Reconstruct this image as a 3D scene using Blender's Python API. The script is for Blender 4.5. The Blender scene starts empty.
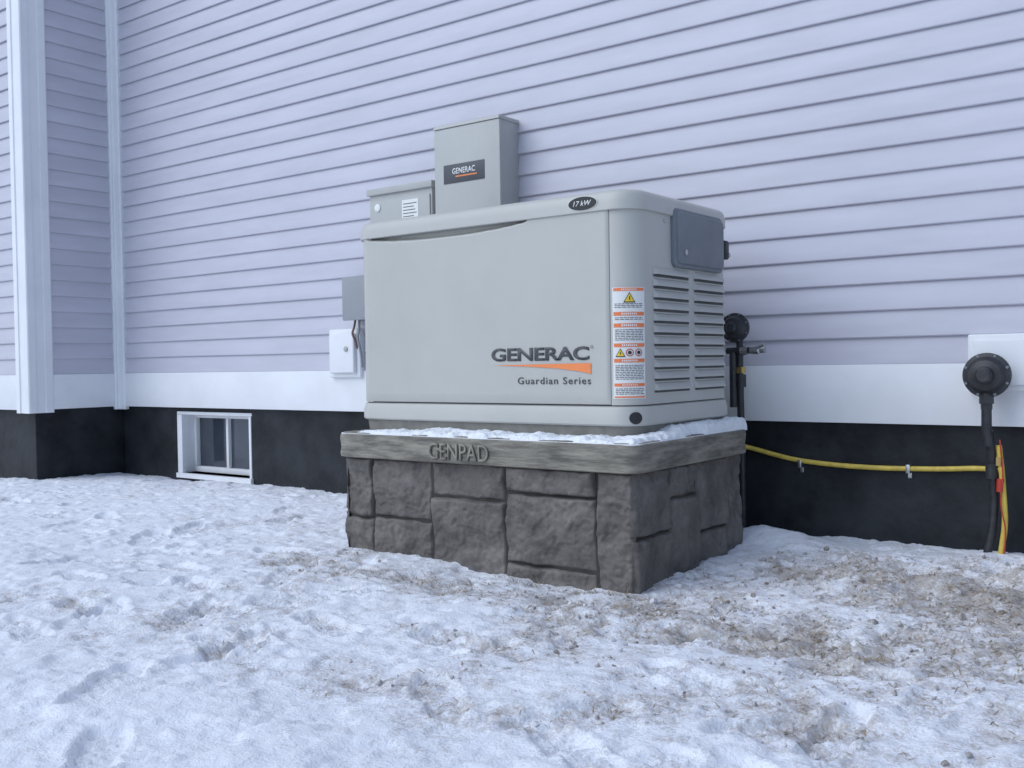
import bpy, bmesh, math, random
import numpy as np
from mathutils import Vector, Matrix, noise as mn
random.seed(4); rng=np.random.RandomState(7)
scene=bpy.context.scene
# ------------------------------------------------------------ world / light
w=bpy.data.worlds.new("World"); scene.world=w; w.use_nodes=True
nt=w.node_tree; bg=nt.nodes['Background']
sky=nt.nodes.new('ShaderNodeTexSky'); sky.sky_type='NISHITA'; sky.sun_disc=False
SUN_EL=math.radians(46); SUN_AZ=math.radians(214)
sky.sun_elevation=SUN_EL; sky.sun_rotation=SUN_AZ
nt.links.new(sky.outputs[0],bg.inputs[0]); bg.inputs[1].default_value=0.15
sd=Vector((math.sin(SUN_AZ)*math.cos(SUN_EL),math.cos(SUN_AZ)*math.cos(SUN_EL),math.sin(SUN_EL)))
sl=bpy.data.lights.new("soft_fill","SUN"); sl.energy=1.5; sl.angle=math.radians(60); sl.color=(.83,.92,1)  # wide soft light added from the camera side to brighten the open shade
so=bpy.data.objects.new("soft_fill",sl); scene.collection.objects.link(so)
so.rotation_euler=sd.to_track_quat('Z','Y').to_euler(); so.location=(-3,-12,15)
scene.view_settings.view_transform='Standard'; scene.view_settings.look='None'
scene.view_settings.exposure=0; scene.view_settings.gamma=1
# ------------------------------------------------------------ camera
cd=bpy.data.cameras.new("camera"); cam=bpy.data.objects.new("camera",cd); scene.collection.objects.link(cam)
cd.sensor_width=36; cd.lens=36*1000/1024; cd.clip_end=500; cd.clip_start=.05
p=math.radians(1.2); ro=.016
r0=Vector((.8,.6,0)); f0=Vector((-.6,.8,0)); up=Vector((0,0,1))
f=f0*math.cos(p)-up*math.sin(p); u1=up*math.cos(p)+f0*math.sin(p)
r=r0*math.cos(ro)-u1*math.sin(ro); u=u1*math.cos(ro)+r0*math.sin(ro)
M=Matrix(((r.x,u.x,-f.x,1.61),(r.y,u.y,-f.y,-3.855),(r.z,u.z,-f.z,.71),(0,0,0,1)))
cam.matrix_world=M; scene.camera=cam
# ------------------------------------------------------------ helpers
def mat(name,col,rough=.6,metal=0,nscale=8,namt=.12,bump=0,bscale=60,col2=None,spec=.5,stretch=None,detail=5,pos=(.35,.65),bdet=3):
    m=bpy.data.materials.new(name); m.use_nodes=True; t=m.node_tree; N=t.nodes; L=t.links
    b=N['Principled BSDF']; b.inputs['Roughness'].default_value=rough; b.inputs['Metallic'].default_value=metal
    b.inputs['Specular IOR Level'].default_value=spec
    tc=N.new('ShaderNodeTexCoord'); mp=N.new('ShaderNodeMapping'); L.new(tc.outputs['Object'],mp.inputs[0])
    if stretch: mp.inputs['Scale'].default_value=stretch
    n=N.new('ShaderNodeTexNoise'); n.inputs['Scale'].default_value=nscale; n.inputs['Detail'].default_value=detail
    n.inputs['Roughness'].default_value=.65
    L.new(mp.outputs[0],n.inputs['Vector'])
    mx=N.new('ShaderNodeValToRGB'); 
    a=[max(0,c*(1-namt)) for c in col]; c2=col2 if col2 else [min(1,c*(1+namt)) for c in col]
    mx.color_ramp.elements[0].position=pos[0]; mx.color_ramp.elements[1].position=pos[1]
    mx.color_ramp.elements[0].color=(*a,1); mx.color_ramp.elements[1].color=(*c2,1)
    L.new(n.outputs[0],mx.inputs[0]); L.new(mx.outputs[0],b.inputs['Base Color'])
    if bump:
        n2=N.new('ShaderNodeTexNoise'); n2.inputs['Scale'].default_value=bscale; n2.inputs['Detail'].default_value=bdet
        L.new(mp.outputs[0],n2.inputs['Vector'])
        bp=N.new('ShaderNodeBump'); bp.inputs['Strength'].default_value=1; bp.inputs['Distance'].default_value=bump
        L.new(n2.outputs[0],bp.inputs['Height']); L.new(bp.outputs[0],b.inputs['Normal'])
    return m
def empty(name,loc=(0,0,0)):
    e=bpy.data.objects.new(name,None); e.location=loc; e.empty_display_size=.1; scene.collection.objects.link(e); return e
def par(o,e):
    o.parent=e; o.matrix_parent_inverse=Matrix.Translation(-Vector(e.location)); return o
def mesh(name,verts,faces,m,parent=None,smooth=False):
    me=bpy.data.meshes.new(name); me.from_pydata([tuple(v) for v in verts],[],faces); me.update()
    bm=bmesh.new(); bm.from_mesh(me); bmesh.ops.recalc_face_normals(bm,faces=bm.faces); bm.to_mesh(me); bm.free()
    me.materials.append(m)
    o=bpy.data.objects.new(name,me); scene.collection.objects.link(o)
    if smooth: me.polygons.foreach_set('use_smooth',[True]*len(me.polygons))
    if parent: par(o,parent)
    return o
def autosmooth(o,ang=35):
    me=o.data
    bm=bmesh.new(); bm.from_mesh(me)
    for fc in bm.faces: fc.smooth=True
    for e in bm.edges:
        e.smooth = not (len(e.link_faces)==2 and e.calc_face_angle(0)>math.radians(ang))
    bm.to_mesh(me); bm.free(); return o
def box(name,x0,x1,y0,y1,z0,z1,m,parent=None,bev=.003,seg=2):
    bm=bmesh.new(); bmesh.ops.create_cube(bm,size=1)
    for v in bm.verts:
        v.co=Vector(((x0+x1)/2+v.co.x*(x1-x0),(y0+y1)/2+v.co.y*(y1-y0),(z0+z1)/2+v.co.z*(z1-z0)))
    if bev: bmesh.ops.bevel(bm,geom=list(bm.edges),offset=bev,segments=seg,affect='EDGES',profile=.6)
    me=bpy.data.meshes.new(name); bm.to_mesh(me); bm.free(); me.materials.append(m)
    o=bpy.data.objects.new(name,me); scene.collection.objects.link(o)
    if parent: par(o,parent)
    return autosmooth(o)
def rr(x0,x1,y0,y1,rad,n=8):
    pts=[]
    for cx,cy,a0 in ((x1-rad,y0+rad,-90),(x1-rad,y1-rad,0),(x0+rad,y1-rad,90),(x0+rad,y0+rad,180)):
        for i in range(n+1):
            a=math.radians(a0+90*i/n); pts.append((cx+rad*math.cos(a),cy+rad*math.sin(a)))
    return pts
def loft(name,levels,m,parent=None,capb=True,capt=True,ang=35):
    V=[];F=[]; n=len(levels[0][0])
    for o,z in levels:
        for x,y in o: V.append((x,y,z))
    for k in range(len(levels)-1):
        for i in range(n):
            j=(i+1)%n; F.append((k*n+i,k*n+j,(k+1)*n+j,(k+1)*n+i))
    if capb: F.append(tuple(range(n))[::-1])
    if capt: F.append(tuple((len(levels)-1)*n+i for i in range(n)))
    return autosmooth(mesh(name,V,F,m,parent),ang)
def lathe(name,profile,origin,axis,m,parent=None,n=32):
    ax=Vector(axis).normalized(); q=ax.to_track_quat('Z','Y'); V=[];F=[]
    for d,rd in profile:
        for i in range(n):
            a=2*math.pi*i/n; V.append(Vector(origin)+q@Vector((rd*math.cos(a),rd*math.sin(a),d)))
    for k in range(len(profile)-1):
        for i in range(n):
            j=(i+1)%n; F.append((k*n+i,k*n+j,(k+1)*n+j,(k+1)*n+i))
    F.append(tuple(range(n))[::-1]); F.append(tuple((len(profile)-1)*n+i for i in range(n)))
    return autosmooth(mesh(name,V,F,m,parent),30)
def tube(name,pts,rad,m,parent=None,res=6,smooth=True):
    c=bpy.data.curves.new(name,'CURVE'); c.dimensions='3D'; c.bevel_depth=rad; c.bevel_resolution=res; c.resolution_u=10
    c.use_fill_caps=True
    s=c.splines.new('NURBS' if smooth else 'POLY'); s.points.add(len(pts)-1)
    for i,q in enumerate(pts): s.points[i].co=(*q,1)
    if smooth: s.use_endpoint_u=True; s.order_u=3
    c.materials.append(m)
    o=bpy.data.objects.new(name,c); scene.collection.objects.link(o)
    if parent: par(o,parent)
    return o
def text(name,body,x0,x1,z0,z1,y,m,parent,bold=0,ext=.0006,shear=0,space=1):
    c=bpy.data.curves.new(name,'FONT'); c.body=body; c.size=1; c.offset=bold; c.extrude=0; c.shear=shear; c.space_character=space
    c.resolution_u=4
    o=bpy.data.objects.new(name,c); scene.collection.objects.link(o)
    bpy.context.view_layer.update()
    dg=bpy.context.evaluated_depsgraph_get(); me=bpy.data.meshes.new_from_object(o.evaluated_get(dg))
    bpy.data.objects.remove(o)
    co=np.array([v.co[:] for v in me.vertices]); mnx,mxx=co[:,0].min(),co[:,0].max(); mny,mxy=co[:,1].min(),co[:,1].max()
    bm=bmesh.new(); bm.from_mesh(me)
    g=bmesh.ops.extrude_face_region(bm,geom=list(bm.faces))
    nv=[e for e in g['geom'] if isinstance(e,bmesh.types.BMVert)]
    for v in bm.verts: v.co.z=0
    for v in nv: v.co.z=1
    for v in bm.verts:
        a,b,cz=v.co
        v.co=Vector((x0+(a-mnx)/(mxx-mnx)*(x1-x0), y-cz*ext, z0+(b-mny)/(mxy-mny)*(z1-z0)))
    bmesh.ops.recalc_face_normals(bm,faces=bm.faces)
    bm.to_mesh(me); bm.free(); me.name=name; me.materials.clear(); me.materials.append(m)
    o=bpy.data.objects.new(name,me); scene.collection.objects.link(o); par(o,parent); return o
_perm=rng.permutation(512); _g=rng.rand(512)*2*np.pi; _gx=np.cos(_g); _gy=np.sin(_g)
def pn(x,y):
    xi=np.floor(x).astype(int); yi=np.floor(y).astype(int); xf=x-xi; yf=y-yi
    def gr(i,j,a,b):
        h=_perm[(_perm[i%512]+j)%512]; return _gx[h]*a+_gy[h]*b
    uu=xf*xf*xf*(xf*(xf*6-15)+10); vv=yf*yf*yf*(yf*(yf*6-15)+10)
    a=gr(xi,yi,xf,yf); b=gr(xi+1,yi,xf-1,yf); c=gr(xi,yi+1,xf,yf-1); d=gr(xi+1,yi+1,xf-1,yf-1)
    return 1.5*((a*(1-uu)+b*uu)*(1-vv)+(c*(1-uu)+d*uu)*vv)
def fb(x,y,s,o=4,sx=0):
    t=0;a=1
    for k in range(o): t=t+a*pn(x*s+13.7*k+sx,y*s+7.1*k+sx); a*=.5; s*=2.03
    return t
def ss(a,b,x): t=np.clip((x-a)/(b-a),0,1); return t*t*(3-2*t)
# ------------------------------------------------------------ materials
M_sid=mat("vinyl_siding",(.545,.54,.615),.42,nscale=1.5,namt=.05,stretch=(1,1,6),detail=3)
M_wht=mat("white_trim",(.80,.81,.84),.45,nscale=3,namt=.04,detail=4)
M_fnd=mat("tarred_foundation",(.010,.012,.018),.6,nscale=4,namt=.4,bump=.003,bscale=25,col2=(.027,.031,.038),spec=.35)
M_roof=mat("roof_shingle",(.06,.06,.065),.9,nscale=10,namt=.3)
M_gen=mat("beige_painted_metal",(.49,.485,.455),.42,nscale=3,namt=.03,bump=.0002,bscale=300,detail=3,bdet=1)
M_gen2=mat("composite_base",(.22,.21,.19),.8,nscale=20,namt=.15)
M_box=mat("gray_painted_steel",(.44,.445,.43),.4,nscale=4,namt=.04)
M_jb=mat("gray_pvc",(.30,.32,.34),.5,nscale=4,namt=.04)
M_gray=mat("gray_plastic",(.17,.19,.215),.5,nscale=10,namt=.08)
M_plate=mat("dark_label_plate",(.06,.065,.08),.4)
M_dark=mat("dark_gap",(.03,.03,.032),.8)
M_slot=mat("louver_shade_and_seam_gray",(.10,.10,.10),.7)  # gray painted as shade under the louver hoods; also the seam joint
M_blk=mat("black_iron",(.03,.031,.036),.45,nscale=30,namt=.3,bump=.0005)
M_blkp=mat("black_print",(.02,.02,.022),.5)
M_gryp=mat("gray_print",(.08,.08,.085),.5)
M_org=mat("orange_print",(.90,.26,.08),.45,namt=.04)
M_redo=mat("label_orange",(.85,.22,.08),.45,namt=.04)
M_lbl=mat("label_white",(.80,.80,.78),.4,namt=.02)
M_yel=mat("label_yellow",(.85,.6,.04),.45,namt=.03)
M_pipe=mat("yellow_gas_pipe",(.68,.50,.09),.45,nscale=30,namt=.15)
M_red=mat("red_tag",(.5,.05,.03),.5)
M_met=mat("zinc_metal",(.55,.56,.57),.35,1,namt=.1)
M_brs=mat("brass",(.5,.36,.15),.35,1,namt=.1)
M_cab=mat("brown_cable",(.20,.12,.10),.6)
M_cap=mat("pad_cap_stone",(.19,.175,.15),.8,nscale=7,namt=.35,bump=.004,bscale=22,col2=(.32,.295,.245),stretch=(1,1,6),detail=8)
M_pad=mat("pad_stone",(.105,.095,.092),.6,nscale=7,namt=.35,bump=.005,bscale=45,col2=(.20,.178,.162),pos=(.32,.70),detail=10,bdet=6)
M_grt=mat("pad_groove",(.05,.045,.042),.9,nscale=12,namt=.3)
M_snow=mat("cap_snow",(.84,.86,.90),.7,nscale=20,namt=.04,bump=.006,bscale=90,bdet=5)
M_glass=mat("window_glass",(.05,.06,.08),.04,spec=1)
M_straw=mat("straw",(.32,.25,.17),.9,nscale=30,namt=.4)
# ------------------------------------------------------------ house
house=empty("vinyl_sided_house",(0,4,0))
def siding(name,P,d,n,length,z0,z1,seed=0):
    P=Vector(P); d=Vector(d); n=Vector(n); nx=max(2,int(length/.16)); V=[];F=[]; H=.1016
    nc=int(math.ceil((z1-z0)/H)); prof=[(.006,.003),(-.003,.0135),(.001,.0165),(.010,.0165),(H*.55,.0100),(H+.006,.003)]
    k=len(prof)
    for c in range(nc):
        zb=z0+c*H
        for i in range(nx+1):
            t=length*i/nx
            wv=.0026*mn.noise(Vector((t*.9+seed,c//2*3.3,1.1)))+.0014*mn.noise(Vector((t*3+seed,c*7.7,5)))
            wz=.0018*mn.noise(Vector((t*.8,c//2*5.1+seed,9)))
            for zz,oo in prof:
                q=P+d*t+n*(oo+(wv if oo>.005 else 0)); V.append((q.x,q.y,min(zb+zz+wz,z1+.01)))
        b=c*(nx+1)*k
        for i in range(nx):
            for j in range(k-1):
                a=b+i*k+j; F.append((a,a+k,a+k+1,a+1))
    o=mesh(name,V,F,M_sid,house); autosmooth(o,20); return o
WX0=-4.62; ZT=5.6; BO=-.62
siding("main_siding",(WX0,0,0),(1,0,0),(0,-1,0),11,.685,ZT,3)
siding("return_siding",(WX0,BO,0),(0,1,0),(1,0,0),.62,.685,ZT,17)
siding("bay_siding",(WX0-5,BO,0),(1,0,0),(0,-1,0),5,.685,ZT,29)
box("skirt_board",WX0+.02,6.38,-.022,.03,.46,.683,M_wht,house,.002)
box("skirt_board_return",WX0-.03,WX0+.022,BO+.05,-.024,.46,.683,M_wht,house,.002)
box("skirt_board_bay",WX0-5,WX0-.1,BO-.022,BO+.03,.46,.683,M_wht,house,.002)
cw=.17
def post(name,outline,z0,z1): return loft(name,[(outline,z0),(outline,z1)],M_wht,house,ang=20)
x1=WX0+.03; y0=BO-.03
post("outside_corner_post",[(x1-cw,y0+.012),(x1-cw+.012,y0),(x1-.115,y0),(x1-.11,y0+.007),(x1-.055,y0+.007),(x1-.05,y0),(x1-.006,y0),(x1,y0+.006),
   (x1,y0+.05),(x1-.007,y0+.055),(x1-.007,y0+.11),(x1,y0+.115),(x1,y0+cw-.012),(x1-.012,y0+cw),(x1-.06,y0+cw),(x1-.06,y0+.06),(x1-cw,y0+.06)],.44,ZT)
post("inside_corner_post",[(WX0,-.055),(WX0+.024,-.055),(WX0+.03,-.048),(WX0+.03,-.036),(WX0+.045,-.03),(WX0+.09,-.03),(WX0+.096,-.024),(WX0+.096,.0),(WX0,.0)],.44,ZT)
wx0,wx1,wz0,wz1=-4.0,-3.29,.035,.432
FY=.03
def fbox(n,a,b,c,d,e,g): return box(n,a,b,c,d,e,g,M_fnd,house,.004,1)
fbox("foundation_a",WX0-.02,wx0,FY,FY+.25,-.4,.4595); fbox("foundation_b",wx1,6.3,FY,FY+.25,-.4,.4595)
fbox("foundation_sill",wx0-.001,wx1+.001,FY+.001,FY+.25,-.4,wz0); fbox("foundation_header",wx0-.001,wx1+.001,FY+.001,FY+.25,wz1,.459)
box("foundation_return",WX0-.25,WX0-.03,BO+.05,.1,-.4,.4595,M_fnd,house,.004,1)
box("foundation_bay",WX0-5,WX0-.031,BO+.04,BO+.25,-.4,.459,M_fnd,house,.004,1)
wy=FY+.085
M_wf=M_wht
box("window_buck_top",wx0-.02,wx1+.02,FY-.006,FY+.2,wz1-.020,wz1,M_wf,house,.003)
box("window_buck_left",wx0-.02,wx0+.03,FY-.006,FY+.2,wz0,wz1-.021,M_wf,house,.003)
box("window_buck_right",wx1-.008,wx1+.012,FY-.006,FY+.2,wz0,wz1-.021,M_wf,house,.003)
loft("window_sill",[([(wx0-.02,FY-.02),(wx1+.02,FY-.02),(wx1+.02,FY+.2),(wx0-.02,FY+.2)],wz0-.03),
   ([(wx0-.02,FY-.02),(wx1+.02,FY-.02),(wx1+.02,FY+.2),(wx0-.02,FY+.2)],wz0+.0)],M_wf,house)
a,b=wx0+.031,wx1-.009; c,d=wz0+.002,wz1-.022
box("sash_bottom",a,b,wy,wy+.05,c,c+.035,M_wf,house); box("sash_top",a,b,wy,wy+.05,d-.022,d,M_wf,house)
box("sash_left",a,a+.022,wy+.001,wy+.05,c+.036,d-.023,M_wf,house); box("sash_right",b-.022,b,wy+.001,wy+.05,c+.036,d-.023,M_wf,house)
mx_=(a+b)/2; box("sash_meeting_rail",mx_-.011,mx_+.011,wy+.006,wy+.045,c+.036,d-.023,M_wf,house)
box("window_glass",a+.018,b-.018,wy+.030,wy+.034,c+.03,d-.018,M_glass,house,0)
box("window_interior",a,b,wy+.10,wy+.12,c,d,M_dark,house,0)
box("east_wall",6.25,6.36,.03,8,-.4,ZT,M_sid,house,0); box("back_wall",WX0-5,6.36,8,8.1,-.4,ZT,M_sid,house,0)
box("west_wall",WX0-5.1,WX0-5,BO,8,-.4,ZT,M_sid,house,0)
box("soffit",WX0-5.4,6.7,-1.0,8.6,ZT,ZT+.05,M_wht,house,0); box("fascia",WX0-5.4,6.7,-1.03,-1.0,ZT-.02,ZT+.2,M_wht,house,.003)
mesh("roof",[(WX0-5.4,-1.1,ZT+.15),(6.7,-1.1,ZT+.15),(6.7,3.8,ZT+2.6),(WX0-5.4,3.8,ZT+2.6),(6.7,8.7,ZT+.15),(WX0-5.4,8.7,ZT+.15)],
   [(0,1,2,3),(3,2,4,5),(0,3,5),(1,4,2)],M_roof,house)
# ------------------------------------------------------------ ground
def axis(lo,hi,st,far):
    a=list(np.arange(lo,hi,st)); s=st; x=a[0]; L=[]
    while x>-far: s*=1.12; x-=s; L.append(x)
    s=st; x=a[-1]; R=[]
    while x<far: s*=1.12; x+=s; R.append(x)
    return np.array(L[::-1]+a+R)
gx=axis(-5.2,2.4,.009,90); gy=axis(-3.3,.08,.009,90)
X,Y=np.meshgrid(gx,gy)
fade=np.exp(-(np.maximum(0,np.hypot(X+1,Y+2)-8)/15)**2)
def gs(cx,cy,sx,sy): return np.exp(-((X-cx)/sx)**2-((Y-cy)/sy)**2)
n1=fb(X,Y,1.6,5,3); n2=fb(X,Y,5,4,11); n3=fb(X,Y,17,3,29); n4=fb(X,Y,45,2,91)
crust=ss(-.12,.25,fb(X,Y,3.2,5,51)+.25*n3)
crust2=ss(-.10,.16,fb(X,Y,11,3,71)+.2*n4)
crust3=ss(-.08,.12,fb(X,Y,26,2,171))
dirt=.72*gs(.85,-.7,.65,.42)+.50*gs(.45,-1.4,.85,.30)+.36*gs(-.5,-1.42,.8,.24)+.30*gs(.5,-1.95,.9,.3)+.16*gs(-.6,-2.3,.9,.3)+.35*gs(1.6,-1.2,.7,.6)+.25*gs(-1.3,-1.25,.3,.3)
dirt=dirt+.22*n1+.22*n2+.15*n3+.10*(1-crust2)+.10*(1-crust)-.05
Z=.020*fb(X,Y,.7,3,5)+.008*crust+.0028*crust2+.0012*crust3+.0035*n2+.0018*n3+.0010*n4
Z+=.045*gs(.85,-.55,.45,.25)*(1+.9*n2)+.07*gs(.10,-.22,.22,.13)+.03*gs(1.3,-.3,.5,.2)
rough=ss(.25,.8,dirt)
Z+=rough*(.016*fb(X,Y,8,4,33)+.006*np.abs(n3))-.010*ss(.35,.7,dirt)
Z-=.025*gs(-.2,-1.2,.5,.15)
def foot(cx,cy,ang,L=.15,Wd=.055,dep=.016):
    ix=np.searchsorted(gx,[cx-.25,cx+.25]); iy=np.searchsorted(gy,[cy-.25,cy+.25])
    xx=X[iy[0]:iy[1],ix[0]:ix[1]]-cx; yy=Y[iy[0]:iy[1],ix[0]:ix[1]]-cy
    a=xx*math.cos(ang)+yy*math.sin(ang); b=-xx*math.sin(ang)+yy*math.cos(ang)
    wd=Wd*(1-.22*np.exp(-((a+.03)/.03)**2)-.1*ss(0,-1,a/L)); 
    d=(np.abs(a/L)**3+np.abs(b/wd)**2.5)**.4
    sl_=(slice(iy[0],iy[1]),slice(ix[0],ix[1]))
    d=d+.08*n3[sl_]
    prof=-dep*(1-ss(.78,1.0,d))+.40*dep*np.exp(-((d-1.1)/.11)**2)
    tread=.0035*np.sign(np.sin(a*2*np.pi/.036)*np.cos(b*2*np.pi/.036))*(1-ss(.7,.9,d))
    k=(1-ss(.75,1.0,d))
    Z[sl_]=Z[sl_]-k*.7*(.0028*crust2[sl_]+.0012*crust3[sl_])+prof+tread
    dirt[sl_]+=.07*k
fr=random.Random(5)
def track(x,y,an,nst,stride=.36):
    for i in range(nst):
        s_=1 if i%2 else -1
        foot(x-math.sin(an)*.09*s_,y+math.cos(an)*.09*s_,an+fr.gauss(0,.12)-.12*s_,dep=fr.uniform(.008,.015))
        x+=math.cos(an)*stride+fr.gauss(0,.03); y+=math.sin(an)*stride+fr.gauss(0,.03); an+=fr.gauss(0,.12)
track(1.2,-2.9,2.6,9); track(-.2,-2.9,2.2,5); track(-3.9,-1.0,-.35,11); track(-3.2,-2.6,.25,9); track(-2.2,-.5,-1.1,5); track(1.9,-1.6,3.0,5); track(.4,-2.6,1.1,3)
for i in range(26):
    cx=fr.uniform(-3.6,1.4); cy=fr.uniform(-2.9,-1.4)
    foot(cx,cy,fr.uniform(0,6.28),dep=fr.uniform(.006,.013))
Z=Z*fade-.006
nyy,nxx=X.shape
V=np.stack([X,Y,Z],-1).reshape(-1,3)
idx=np.arange(nyy*nxx).reshape(nyy,nxx)
F=np.stack([idx[:-1,:-1],idx[:-1,1:],idx[1:,1:],idx[1:,:-1]],-1).reshape(-1,4)
me=bpy.data.meshes.new("snowy_ground")
me.vertices.add(len(V)); me.vertices.foreach_set('co',V.astype(np.float32).ravel())
me.loops.add(F.size); me.loops.foreach_set('vertex_index',F.ravel().astype(np.int32))
me.polygons.add(len(F)); me.polygons.foreach_set('loop_start',np.arange(0,F.size,4,dtype=np.int32))
me.polygons.foreach_set('use_smooth',np.ones(len(F),dtype=bool))
me.update(calc_edges=True); me.validate()
at=me.attributes.new("dirt",'FLOAT','POINT'); at.data.foreach_set('value',dirt.ravel().astype(np.float32))
ground=bpy.data.objects.new("snowy_ground",me); scene.collection.objects.link(ground)
m=bpy.data.materials.new("snow_and_soil"); m.use_nodes=True; t=m.node_tree; N=t.nodes; L=t.links; b=N['Principled BSDF']
me.materials.append(m)
tc=N.new('ShaderNodeTexCoord'); O=tc.outputs['Object']
def nz(s,d=6,rg=.65):
    n=N.new('ShaderNodeTexNoise'); n.inputs['Scale'].default_value=s; n.inputs['Detail'].default_value=d; n.inputs['Roughness'].default_value=rg
    L.new(O,n.inputs['Vector']); return n.outputs[0]
def ramp(inp,p0,c0,p1,c1):
    q=N.new('ShaderNodeValToRGB'); e=q.color_ramp.elements; e[0].position=p0; e[0].color=(*c0,1); e[1].position=p1; e[1].color=(*c1,1); L.new(inp,q.inputs[0]); return q.outputs[0]
def math_(op,a,b_):
    q=N.new('ShaderNodeMath'); q.operation=op
    for i,v in enumerate((a,b_)):
        if isinstance(v,(int,float)): q.inputs[i].default_value=v
        else: L.new(v,q.inputs[i])
    return q.outputs[0]
av=N.new('ShaderNodeAttribute'); av.attribute_name='dirt'
nA=nz(24,4); nB=nz(120,3,.7)
dsum=math_('ADD',av.outputs['Fac'],math_('MULTIPLY',math_('SUBTRACT',nA,.5),1.2))
dsum=math_('ADD',dsum,math_('MULTIPLY',math_('SUBTRACT',nB,.5),1.7))
mask=ramp(dsum,.22,(0,0,0),.90,(1,1,1))
soil=ramp(nB,.3,(.20,.165,.14),.7,(.46,.39,.32))
mix=N.new('ShaderNodeMix'); mix.data_type='RGBA'; L.new(math_('MULTIPLY',mask,.80),mix.inputs[0]); mix.inputs[6].default_value=(.84,.855,.91,1); L.new(soil,mix.inputs[7])
L.new(mix.outputs[2],b.inputs['Base Color']); b.inputs['Roughness'].default_value=.75
b.inputs['Specular IOR Level'].default_value=.25
bp=N.new('ShaderNodeBump'); bp.inputs['Distance'].default_value=.006; bp.inputs['Strength'].default_value=1
hh=math_('ADD',math_('MULTIPLY',nB,.6),nA); L.new(hh,bp.inputs['Height']); L.new(bp.outputs[0],b.inputs['Normal'])
def gh(x,y):
    i=min(max(np.searchsorted(gx,x),0),nxx-1); j=min(max(np.searchsorted(gy,y),0),nyy-1); return Z[j,i],dirt[j,i]
V=[];F=[]
gr=random.Random(9); cnt=0; tries=0
while cnt<9000 and tries<400000:
    tries+=1
    x=gr.uniform(-2,2.2); y=gr.uniform(-2.6,0); 
    z,dv=gh(x,y)
    if gr.random()>max(0,(dv-.4))*1.5: continue
    if -1.24<x<.06 and y>-1.16: continue
    a=gr.uniform(0,6.28); l=gr.uniform(.01,.035); wd=gr.uniform(.0006,.0014); ri=l*gr.uniform(-.02,.15)
    dx,dy=math.cos(a),math.sin(a); k=len(V)
    V+= [(x-dy*wd,y+dx*wd,z),(x+dy*wd,y-dx*wd,z),(x+dx*l*.6-dy*wd,y+dy*l*.6+dx*wd,z+ri*.8+.003),(x+dx*l*.6+dy*wd,y+dy*l*.6-dx*wd,z+ri*.8+.003),(x+dx*l,y+dy*l,z+ri*.7+.002)]
    F+= [(k,k+1,k+3,k+2),(k+2,k+3,k+4)]; cnt+=1
for cx,cy,nn in ((.02,-1.19,140),(-.12,-1.2,120),(-.3,-1.2,90),(-.38,-1.19,60),(.1,-1.05,40),(-1.1,-1.18,15)):
    for i in range(nn):
        x=cx+gr.gauss(0,.05); y=cy+gr.gauss(0,.014); z,_=gh(x,y); l=gr.uniform(.015,.055); a=gr.uniform(0,6.28); wd=.0012
        dx,dy=math.cos(a)*.9,math.sin(a)*.9; k=len(V)
        V+=[(x-dy*wd,y+dx*wd,z-.005),(x+dy*wd,y-dx*wd,z-.005),(x+dx*l,y+dy*l-.01,z+l*gr.uniform(.1,.8))]; F.append((k,k+1,k+2))
mesh("dead_grass",V,F,M_straw)
bm=bmesh.new()
for i in range(1500):
    x=gr.gauss(.5,.8); y=gr.gauss(-1.1,.6)
    if y>-.02 or y<-2.3 or (-1.24<x<.1 and y>-1.18): continue
    z,dv=gh(x,y)
    if dv<.3: continue
    s=gr.uniform(.002,.008)*(1.6 if gr.random()<.05 else 1)
    ret=bmesh.ops.create_icosphere(bm,subdivisions=1,radius=s,matrix=Matrix.Translation((x,y,z+s*.1)))
    for v in ret['verts']: v.co+=Vector([gr.uniform(-.35,.35)*s for _ in range(3)])
me=bpy.data.meshes.new("soil_clods"); bm.to_mesh(me); bm.free()
me.materials.append(mat("frozen_soil",(.34,.28,.23),.95,nscale=12,namt=.4,col2=(.75,.75,.78)))
scene.collection.objects.link(bpy.data.objects.new("soil_clods",me))
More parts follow.
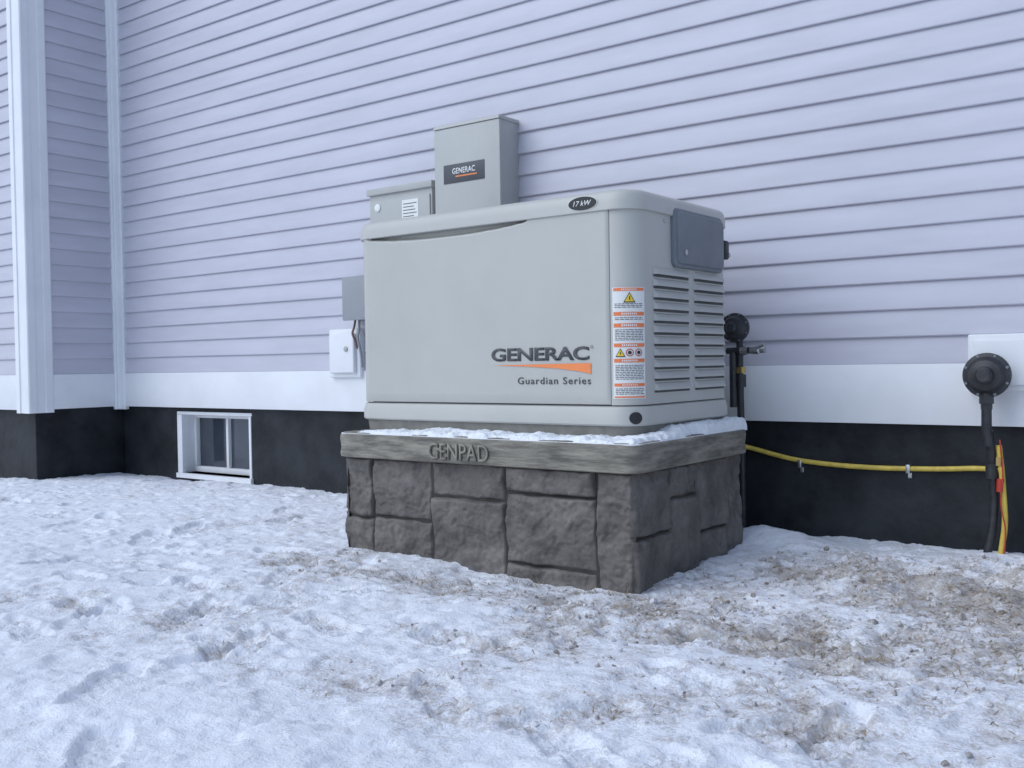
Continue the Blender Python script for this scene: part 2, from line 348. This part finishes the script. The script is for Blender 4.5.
# ------------------------------------------------------------ generator pad
PX0,PX1,PY0,PY1=-1.24,.05,-1.15,-.34
pad=empty("generator_pad",(-.6,-.75,0))
loft("core",[(rr(PX0+.014,PX1-.014,PY0+.014,PY1-.014,.01,2),-.15),(rr(PX0+.014,PX1-.014,PY0+.014,PY1-.014,.01,2),.365)],M_grt,pad)
def stone(name,P,d,n,u0,u1,z0,z1,seed):
    nu=max(4,int((u1-u0)/.005)); nv=max(4,int((z1-z0)/.005)); V=[];F=[]; g=.003
    P=Vector(P);d=Vector(d);n=Vector(n)
    sl=random.Random(seed); tu=sl.uniform(-.006,.006); tz=sl.uniform(-.006,.006)
    for j in range(nv+1):
        for i in range(nu+1):
            a=i/nu; bb=j/nv; uu=u0+g+(u1-u0-2*g)*a; zz=z0+g+(z1-z0-2*g)*bb
            e=min(a*(u1-u0),(1-a)*(u1-u0),bb*(z1-z0),(1-bb)*(z1-z0))
            edge=min(1,e/.010); edge=math.sqrt(max(0,1-(1-edge)**2))
            q=Vector((uu+seed*3.1,zz,seed*1.7))
            f1=mn.fractal(q*5,1,2,5); st=math.floor(f1*4+.5); fr2=f1*4+.5-st; step=(st+min(1,fr2*5)-1)/4 if fr2<.2 else st/4
            rg=.018*step+.004*f1+.006*mn.noise(q*22)+.003*mn.noise(q*55)+tu*(a-.5)*2+tz*(bb-.5)*2
            o=-.018+edge*(.016+max(-.011,min(.013,rg)))
            uu+=.005*mn.noise(Vector((zz*18,seed,uu*3))); zz+=.005*mn.noise(Vector((uu*16,seed+5,2)))
            q=P+d*uu+n*o; V.append((q.x,q.y,zz))
    for j in range(nv):
        for i in range(nu):
            k=j*(nu+1)+i; F.append((k,k+1,k+nu+2,k+nu+1))
    mesh(name,V,F,M_pad,pad,True)
fr_=[(0,.155,-.08,.13),(0,.155,.13,.362),(.155,.445,-.08,.14),(.155,.445,.14,.362),(.445,.78,-.08,.235),(.445,.78,.235,.362),
     (.78,1.145,-.08,.03),(.78,1.145,.03,.27),(.78,1.145,.27,.362),(1.145,1.287,-.08,.362)]
for k,(a,b_,c,d_) in enumerate(fr_): stone("front_stone_%d"%k,(PX0,PY0,0),(1,0,0),(0,-1,0),a,b_,c,d_,k+1)
sd_=[(.0,.24,-.08,.15),(.0,.24,.15,.362),(.24,.44,-.08,.25),(.24,.44,.25,.362),(.44,.68,-.08,.11),(.44,.68,.11,.362),(.68,.808,-.08,.362)]
for k,(a,b_,c,d_) in enumerate(sd_): stone("side_stone_%d"%k,(PX1,PY0,0),(0,1,0),(1,0,0),a,b_,c,d_,k+21)
for k,(a,b_,c,d_) in enumerate(sd_): stone("left_stone_%d"%k,(PX0,PY0,0),(0,1,0),(-1,0,0),a,b_,c,d_,k+41)
def oc(off,rd=.05): return rr(PX0-.022+off,PX1+.022-off,PY0-.025+off,PY1+.025-off,rd,6)
lv=[(oc(.012),.358),(oc(.002),.362),(oc(0),.372),(oc(.003),.40),(oc(0),.43),(oc(.002),.446),(oc(.010),.454),(oc(.03),.456)]
cap=loft("cap",lv,M_cap,pad)
text("cap_lettering_shade","GENPAD",-.775,-.505,.372,.43,PY0-.024,mat("lettering_shade",(.15,.14,.12),.8,nscale=20,namt=.2),pad,bold=.02,ext=.005)  # darker letters behind the face paint the shaded edges of engraving
text("cap_lettering_face","GENPAD",-.775,-.505,.372,.43,PY0-.0285,mat("lettering_face",(.29,.265,.22),.8,nscale=20,namt=.2),pad,bold=-.006,ext=.002)
sx=np.arange(PX0-.03,PX1+.032,.005); sy=np.arange(PY0-.032,PY1+.02,.005); SX,SY=np.meshgrid(sx,sy)
ed=np.minimum(np.minimum(SX-(PX0-.022),PX1+.022-SX),SY-(PY0-.025))
h=.014+.010*fb(SX,SY,7,4,2)+.005*fb(SX,SY,30,2,8)+.026*np.exp(-((SX-.03)/.10)**2)*ss(-1.1,-.75,SY)
h*=ss(-.004,.016,ed+.028*fb(SX,SY,7,4,4)-.008)
h*=ss(PX0-.01,PX0+.20,SX+.10*fb(SX,SY,6,2,6)); 
SZ=np.where(ed>-.001,.4545+h-.003,.445)
V=np.stack([SX,SY,SZ],-1).reshape(-1,3); ny_,nx_=SX.shape; idx=np.arange(ny_*nx_).reshape(ny_,nx_)
F=[tuple(int(v) for v in q) for q in np.stack([idx[:-1,:-1],idx[:-1,1:],idx[1:,1:],idx[1:,:-1]],-1).reshape(-1,4)]
V=V.tolist()
for v in V:
    cx=min(max(v[0],PX0-.022+.05),PX1+.022-.05); cy=min(max(v[1],PY0-.025+.05),PY1)
    dx_,dy_=v[0]-cx,v[1]-cy; dd=math.hypot(dx_,dy_)
    if dd>.044:
        s_=.044/dd; v[0]=cx+dx_*s_; v[1]=cy+dy_*s_
        v[2]=min(v[2],.4545+max(0,.0445+.006-dd)*1.5)
mesh("cap_snow",V,F,M_snow,pad,True)
# ------------------------------------------------------------ generator
gen=empty("standby_generator",(-.6,-.7,.455))
GX0,GX1,GY0,GY1=-1.262,0,-1.05,-.315; R=.086
def go(off=0,rd=R): return rr(GX0+off,GX1-off,GY0+off,GY1-off,max(.01,rd-off),10)
loft("composite_base",[(go(.012),.456),(go(.006),.50)],M_gen2,gen)
loft("base_skirt",[(go(-.004),.4985),(go(-.010),.504),(go(-.010),.535),(go(-.003),.560),(go(.004),.5635)],M_gen,gen)
loft("seam",[(go(.008),.560),(go(.008),.570)],M_slot,gen)
def arc(cx,cy,a0,n=12): return [(cx+R*math.cos(math.radians(a0+90*i/n)),cy+R*math.sin(math.radians(a0+90*i/n))) for i in range(n+1)]
ol=[(GX0+R+.002,GY0+.0),(GX0+R+.002,GY0+.045),(GX1-R-.002,GY0+.045),(GX1-R-.002,GY0)]
ol+=arc(GX1-R,GY0+R,-90)+arc(GX1-R,GY1-R,0)+arc(GX0+R,GY1-R,90)+arc(GX0+R,GY0+R,180)
loft("enclosure_shell",[(ol,.567),(ol,1.215)],M_gen,gen)
px0,px1,pz0,pz1=GX0+.045,GX1-R-.005,.569,1.207
nu,nv=150,90; V=[];F=[]
for j in range(nv+1):
    for i in range(nu+1):
        x=px0+(px1-px0)*i/nu; bb=j/nv; bb=bb**.75; z=pz0+(pz1-pz0)*bb
        tt=(x-(-.80))/.38; low=1.197-.022*max(0,1-tt*tt)**.8 if abs(tt)<1 else 1.3
        y=GY0-.005
        e=min(x-px0,px1-x,z-pz0); 
        if e<.006: y+=.006*(1-e/.006)**2
        if z>low: y+=.032*min(1,(z-low)/.009)
        y+=.0016*mn.noise(Vector((x*2,z*2.5,3)))
        if x<GX0+.075: y+=.10*((GX0+.075-x)/.075)**2*.5
        V.append((x,y,z))
for j in range(nv):
    for i in range(nu):
        k=j*(nu+1)+i; F.append((k,k+1,k+nu+2,k+nu+1))
door=mesh("front_door",V,F,M_gen,gen,True)
mesh("door_edge_right",[(px1,GY0+.001,pz0),(px1,GY0+.044,pz0),(px1,GY0+.044,pz1),(px1,GY0+.001,pz1)],[(0,1,2,3)],M_gen,gen)
def lo(off,rd=R+.01): return rr(GX0-.010+off,GX1+.010-off,GY0-.012+off,GY1+.010-off,max(.02,rd-off*.8),12)
loft("lid",[(lo(.012),1.203),(lo(.003),1.2015),(lo(0),1.204),(lo(.001),1.230),(lo(.004),1.248),(lo(.010),1.260),(lo(.022),1.268),(lo(.05),1.273),(lo(.12),1.280),(lo(.22),1.285),(lo(.30),1.287)],M_gen,gen)
def louver(name,y0,y1,z,xs=GX1):
    V=[(xs,y0,z+.030),(xs,y1,z+.030),(xs+.001,y0-.001,z+.004),(xs+.001,y1+.001,z+.004),(xs+.014,y0+.014,z+.004),(xs+.014,y1-.014,z+.004),(xs+.012,y0+.016,z+.012),(xs+.012,y1-.016,z+.012),
       (xs+.004,y0+.01,z+.026),(xs+.004,y1-.01,z+.026)]
    F=[(4,5,7,6),(6,7,9,8),(8,9,1,0),(2,4,6),(2,6,8),(2,8,0),(3,7,5),(3,9,7),(3,1,9)]
    mesh(name,V,F,M_gen,gen,False)
    mesh(name+"_slot_shade",[(xs+.0015,y0+.004,z-.004),(xs+.0015,y1-.004,z-.004),(xs+.0015,y1-.004,z+.006),(xs+.0015,y0+.004,z+.006)],[(0,1,2,3)],M_slot,gen)  # flat gray quad, hood shade put into its colour
for c,(ya,yb) in enumerate(((GY0+.125,GY0+.385),(GY0+.42,GY0+.665))):
    for i in range(11): louver("louver_%d_%d"%(c,i),ya,yb,.608+i*.0385)
ccx=GX1
def sideplate(name,y0,y1,z0,z1,rd,xa,xb,m,bev=.006,e=gen):
    lv=[(rr(y0,y1,z0,z1,rd,6),xa),(rr(y0,y1,z0,z1,rd,6),xb-bev),(rr(y0+bev*.4,y1-bev*.4,z0+bev*.4,z1-bev*.4,rd,6),xb-bev*.3),(rr(y0+bev,y1-bev,z0+bev,z1-bev,rd,6),xb)]
    V=[];F=[];n=len(lv[0][0])
    for o,x in lv:
        for yy,zz in o: V.append((x,yy,zz))
    for k in range(len(lv)-1):
        for i in range(n):
            j=(i+1)%n; F.append((k*n+i,k*n+j,(k+1)*n+j,(k+1)*n+i))
    F.append(tuple((len(lv)-1)*n+i for i in range(n)))
    return autosmooth(mesh(name,V,F,m,e),35)
sideplate("inlet_cover_frame",GY0+.255,GY0+.635,1.028,1.230,.025,ccx,ccx+.018,M_gray)
sideplate("inlet_cover",GY0+.267,GY0+.623,1.040,1.218,.02,ccx+.017,ccx+.027,M_gray)
lathe("cover_lock",[(0,.010),(.006,.010),(.007,.008)],(ccx+.026,GY0+.31,1.08),(1,0,0),M_met,gen,20)
lathe("lid_bolt",[(0,.006),(.004,.006),(.006,.003)],(ccx,GY0+.21,1.18),(1,0,0),M_met,gen,12)
sideplate("lid_latch",GY0+.665,GY0+.70,1.085,1.155,.006,ccx-.02,ccx+.012,M_blk)
lathe("latch_barrel",[(0,.008),(.02,.008)],(ccx,GY0+.685,1.10),(1,0,0),M_met,gen,14)
def cpt(s,z,off):
    if s<0: return (GX1-R+s,GY0-off,z)
    L_=R*math.pi/2
    if s<L_:
        a=-math.pi/2+s/R; return (GX1-R+(R+off)*math.cos(a),GY0+R+(R+off)*math.sin(a),z)
    return (GX1+off,GY0+R+(s-L_),z)
def crect(name,s0,s1,z0,z1,off,m,n=14):
    V=[];F=[]
    for i in range(n+1):
        s=s0+(s1-s0)*i/n; V+= [cpt(s,z0,off),cpt(s,z1,off)]
    for i in range(n): F.append((2*i,2*i+2,2*i+3,2*i+1))
    return mesh(name,V,F,m,gen,True)
S0,S1=.006,.118; LZ0,LZ1=.588,.95
crect("label_backing",S0,S1,LZ0,LZ1,.0012,M_lbl)
sec=[(.95,.938),(.872,.858),(.835,.820),(.770,.756),(.720,.706),(.640,.628),(.592,.588)]
def addc(lst,s0,s1,z0,z1,off,n=6):
    V,F=lst; k=len(V)
    for i in range(n+1):
        s=s0+(s1-s0)*i/n; V.extend([cpt(s,z0,off),cpt(s,z1,off)])
    for i in range(n): F.append((k+2*i,k+2*i+2,k+2*i+3,k+2*i+1))
org=([],[]); txt=([],[]); wt=([],[])
for a,b_ in sec[:-1]:
    addc(org,S0+.004,S1-.004,b_,a-.002,.0022)
    s=S0+.03
    while s<S1-.03: addc(wt,s,s+.004,b_+.003,a-.005,.003,1); s+=.0065
addc(org,S0+.004,S1-.004,LZ0+.003,LZ0+.008,.0022)
lr=random.Random(3)
def tl(z,s0=S0+.008,s1=S1-.008):
    s=s0
    while s<s1-.004:
        l=lr.uniform(.005,.016); addc(txt,s,min(s+l,s1),z,z+.0022,.0022,1); s+=l+.0025
for zt,zb in ((.900,.880),(.855,.842),(.816,.778),(.700,.648),(.624,.600)):
    z=zt-.005
    while z>zb: tl(z); z-=.0055
for nm,l,mm in (("label_headers",org,M_redo),("label_text",txt,M_gryp),("label_heading_letters",wt,M_lbl)): mesh(nm,l[0],l[1],mm,gen)
def ctri(name,sc,zc,h_,off,m):
    mesh(name,[cpt(sc-h_*.58,zc-h_/2,off),cpt(sc,zc-h_/2,off+.0003),cpt(sc+h_*.58,zc-h_/2,off),cpt(sc,zc+h_/2,off+.0003)],[(0,1,3),(1,2,3)],m,gen)
def cdisc(name,sc,zc,rd,off,m,inner=0,n=20):
    V=[];F=[]
    for i in range(n):
        a=2*math.pi*i/n; V+=[cpt(sc+rd*math.cos(a),zc+rd*math.sin(a),off),cpt(sc+inner*math.cos(a),zc+inner*math.sin(a),off)]
    for i in range(n):
        j=(i+1)%n; F.append((2*i,2*j,2*j+1,2*i+1))
    mesh(name,V,F,m,gen)
sm=(S0+S1)/2
ctri("warn_triangle_edge",sm,.917,.034,.0026,M_blkp); ctri("warn_triangle",sm,.9165,.026,.0032,M_yel); crect("warn_mark",sm-.0015,sm+.0015,.908,.921,.0042,M_blkp,2)
ctri("warn2_edge",S0+.025,.738,.028,.0026,M_blkp); ctri("warn2",S0+.025,.7375,.021,.0032,M_yel); crect("warn2_mark",S0+.0235,S0+.0265,.731,.741,.0042,M_blkp,2)
for k,sc in enumerate((S0+.055,S0+.085)):
    cdisc("prohibit_ring_%d"%k,sc,.738,.0125,.0028,M_red,.0098); cdisc("prohibit_icon_%d"%k,sc,.738,.006,.0028,M_blkp,.0)
cdisc("dark_hole_disc",.075,.525,.020,.0115,M_blkp,0,28)  # flat black disc paints the dark of an open hole in the base
yf=GY0-.0066
text("logo_text","GENERAC",-.578,-.168,.716,.762,yf,M_gryp,gen,bold=.028,ext=.001,space=.95)
mesh("logo_swoosh",[(-.575,yf-.001,.7025),(-.162,yf-.001,.706),(-.162,yf-.001,.670),(-.20,yf-.001,.678),(-.30,yf-.001,.690),(-.44,yf-.001,.698)],[(0,1,2,3,4,5)],M_org,gen)
text("logo_subtext","Guardian Series",-.463,-.163,.636,.660,yf,M_gryp,gen,bold=.004,ext=.001,space=1.15)
cdisc("reg_mark",-.071,.7595,.005,.0078,M_gryp,.0035)
bx=-.182; n=36
def badge(name,sc,off,m):
    V=[(bx+.058*sc*math.cos(2*math.pi*i/n),GY0-.0125-off,1.232+.0235*sc*math.sin(2*math.pi*i/n)) for i in range(n)]+[(bx+.058*sc*math.cos(2*math.pi*i/n),GY0-.007,1.232+.0235*sc*math.sin(2*math.pi*i/n)) for i in range(n)]
    mesh(name,V,[tuple(range(n))]+[(i,(i+1)%n,n+(i+1)%n,n+i) for i in range(n)],m,gen)
badge("badge_rim",1,.001,M_met); badge("badge",.95,.002,M_blkp)
text("badge_text","17 kW",bx-.036,bx+.036,1.224,1.241,GY0-.0148,M_lbl,gen,bold=.01,shear=.3)
# ------------------------------------------------------------ transfer switch
ts=empty("transfer_switch_box",(-1.43,0,1.5))
tx0,tx1=-1.605,-1.205; T=-.018
box("enclosure",tx0+.006,tx1-.006,-.150,-.002,1.17,1.868+T,M_box,ts,.004)
box("front_cover",tx0,tx1,-.168,-.146,1.165,1.86+T,M_box,ts,.006)
loft("top_hood",[([(tx0,-.172),(tx1,-.172),(tx1,-.005),(tx0,-.005)],1.861+T),([(tx0,-.172),(tx1,-.172),(tx1,-.005),(tx0,-.005)],1.868+T),([(tx0+.004,-.165),(tx1-.004,-.165),(tx1-.004,-.005),(tx0+.004,-.005)],1.878+T)],M_box,ts)
box("label_plate",-1.545,-1.295,-.1705,-.168,1.575,1.665,M_plate,ts,.001)
text("label_text","GENERAC",-1.49,-1.35,1.617,1.645,-.1708,M_lbl,ts,bold=.02)
box("label_stripe",-1.47,-1.34,-.1715,-.1705,1.602,1.608,M_org,ts,0)
db=empty("electrical_disconnect_box",(-1.92,0,1.4))
D=.035
box("enclosure",-2.135+D,-1.705+D,-.115,-.002,1.12,1.595,M_box,db,.004)
box("door",-2.125+D,-1.715+D,-.123,-.114,1.13,1.555,M_box,db,.003)
box("top_flange",-2.145+D,-1.695+D,-.130,-.002,1.586,1.620,M_box,db,.005)
box("label",-1.90+D,-1.79+D,-.1245,-.1228,1.41,1.54,M_lbl,db,0)
for k in range(7): box("label_line_%d"%k,-1.892+D,-1.80-.01*(k%3)+D,-.1252,-.1243,1.422+k*.016,1.426+k*.016,M_gryp,db,0)
lathe("knockout",[(0,.02),(.004,.02),(.005,.017)],(-2.07+D,-.123,1.52),(0,-1,0),M_lbl,db,20)
jb=empty("junction_box",(-2.2,0,1.07))
J=.135
box("body",-2.45+J,-2.2+J,-.10,-.002,.955,1.175,M_jb,jb,.008); box("cover",-2.455+J,-2.195+J,-.118,-.101,.95,1.18,M_jb,jb,.008)
tube("cable_brown",[(-2.29,-.05,.96),(-2.285,-.06,.92),(-2.30,-.07,.88),(-2.28,-.055,.84),(-2.285,-.04,.80)],.006,M_cab,jb)
tube("cable_black",[(-2.26,-.05,.96),(-2.25,-.06,.90),(-2.265,-.065,.86),(-2.25,-.05,.78),(-2.255,-.04,.70)],.007,M_jb,jb)
ob=empty("outdoor_outlet_box",(-2.4,0,.78))
K=.095
box("mount_block",-2.60+K,-2.36+K,-.045,-.0,.645,.91,M_wht,ob,.01,3); box("cover",-2.575+K,-2.385+K,-.07,-.044,.67,.885,M_wht,ob,.01,3)
lathe("knob",[(0,.014),(.006,.014),(.009,.008)],(-2.44+K,-.07,.80),(0,-1,0),M_box,ob,20)
# ------------------------------------------------------------ gas regulator behind generator
rg=empty("generator_gas_regulator",(-.06,-.1,.8))
def regulator(e,c,s):
    x,y,z=c
    lathe("diaphragm_housing",[(-.045*s,.03*s),(-.04*s,.045*s),(-.015*s,.062*s),(-.008*s,.075*s),(.008*s,.075*s),(.012*s,.062*s),(.03*s,.05*s),(.036*s,.03*s),(.055*s,.028*s),(.062*s,.02*s)],c,(0,-1,0),M_blk,e,36)
    for i in range(8):
        a=2*math.pi*(i+.5)/8; lathe("bolt_%d"%i,[(0,.005*s),(.005*s,.005*s)],(x+.069*s*math.cos(a),y-.007*s,z+.069*s*math.sin(a)),(0,-1,0),M_gray,e,6)
regulator(rg,(-.055,-.16,.835),.78)
tube("riser",[(-.055,-.12,.80),(-.055,-.12,.70),(-.05,-.12,.30),(-.05,-.12,-.05)],.014,M_blk,rg,smooth=False)
tube("outlet_pipe",[(-.10,-.14,.745),(.0,-.14,.745),(.03,-.14,.745)],.013,M_blk,rg,smooth=False)
lathe("union",[(0,.019),(.03,.019)],(-.04,-.14,.745),(1,0,0),M_met,rg,8)
lathe("valve_body",[(0,.015),(.035,.017),(.04,.012),(.06,.012)],(.0,-.14,.745),(1,0,0),M_met,rg,12)
tube("valve_handle",[(.03,-.16,.752),(.065,-.165,.765)],.006,M_met,rg,smooth=False)
tube("sediment_trap",[(-.075,-.14,.74),(-.075,-.14,.52)],.014,M_blk,rg,smooth=False)
lathe("tee_fitting",[(0,.02),(.05,.02)],(-.05,-.12,.60),(0,0,1),M_blk,rg,14)
lathe("brass_nut",[(0,.02),(.025,.02)],(-.05,-.12,.655),(0,0,1),M_brs,rg,6)
gl=empty("yellow_gas_line",(.4,0,.3))
yy=FY-.018
tube("csst_tube",[(-.30,-.1,.40),(-.17,-.06,.375),(-.06,yy,.345),(.02,yy,.325),(.13,yy,.303),(.3,yy,.291),(.45,yy,.289),(.56,yy,.292),(.7,yy,.298),(.80,yy,.307),(.85,yy-.01,.305)],.0095,M_pipe,gl)
for k,xx in enumerate((.14,.555)):
    box("pipe_clip_%d"%k,xx-.008,xx+.008,yy-.014,FY,.275,.308,M_met,gl,.003); lathe("clip_screw_%d"%k,[(0,.005),(.004,.005)],(xx,FY-.004,.265),(0,-1,0),M_met,gl,8)
    box("clip_tab_%d"%k,xx-.007,xx+.007,FY-.004,FY,.255,.28,M_met,gl,.001)
lathe("end_fitting",[(0,.013),(.02,.015),(.022,.011),(.04,.011)],(.825,yy-.003,.306),(1,0,-.03),M_brs,gl,8)
sg=empty("gas_service_regulator",(.86,0,.6))
box("mount_block",.775,1.01,-.045,0,.585,.785,M_wht,sg,.008,3)
box("mount_face",.795,.99,-.055,-.044,.605,.765,M_wht,sg,.006,3)
regulator(sg,(.855,-.13,.642),1.03)
lathe("neck",[(0,.028),(.08,.028)],(.855,-.05,.64),(0,-1,0),M_blk,sg,20)
lathe("outlet_collar",[(0,.024),(.03,.024),(.032,.019),(.05,.019)],(.853,-.13,.575),(0,0,-1),M_blk,sg,8)
tube("drop_pipe",[(.853,-.13,.59),(.853,-.13,.45),(.858,-.12,.40)],.017,M_blk,sg,smooth=False)
tube("black_riser",[(.858,-.12,.45),(.862,-.10,.36),(.868,-.08,.22),(.862,-.09,.10),(.845,-.10,.02),(.84,-.10,-.05)],.014,M_blk,sg)
lathe("tee",[(0,.02),(.05,.02)],(.862,-.10,.285),(0,0,1),M_blk,sg,14)
tube("yellow_riser",[(.885,-.10,.40),(.893,-.10,.33),(.90,-.10,.22),(.905,-.10,.13),(.895,-.11,.05),(.885,-.12,-.04)],.010,M_pipe,sg)
lathe("red_tag",[(0,.014),(.045,.014)],(.890,-.10,.24),(.03,0,1),M_red,sg,12)
lathe("brass_coupling",[(0,.015),(.03,.015)],(.886,-.10,.33),(0,0,1),M_brs,sg,6)
tube("tracer_wire",[(.89,-.11,.42),(.905,-.115,.3),(.89,-.12,.2),(.915,-.12,.1),(.90,-.12,0)],.0025,M_red,sg)
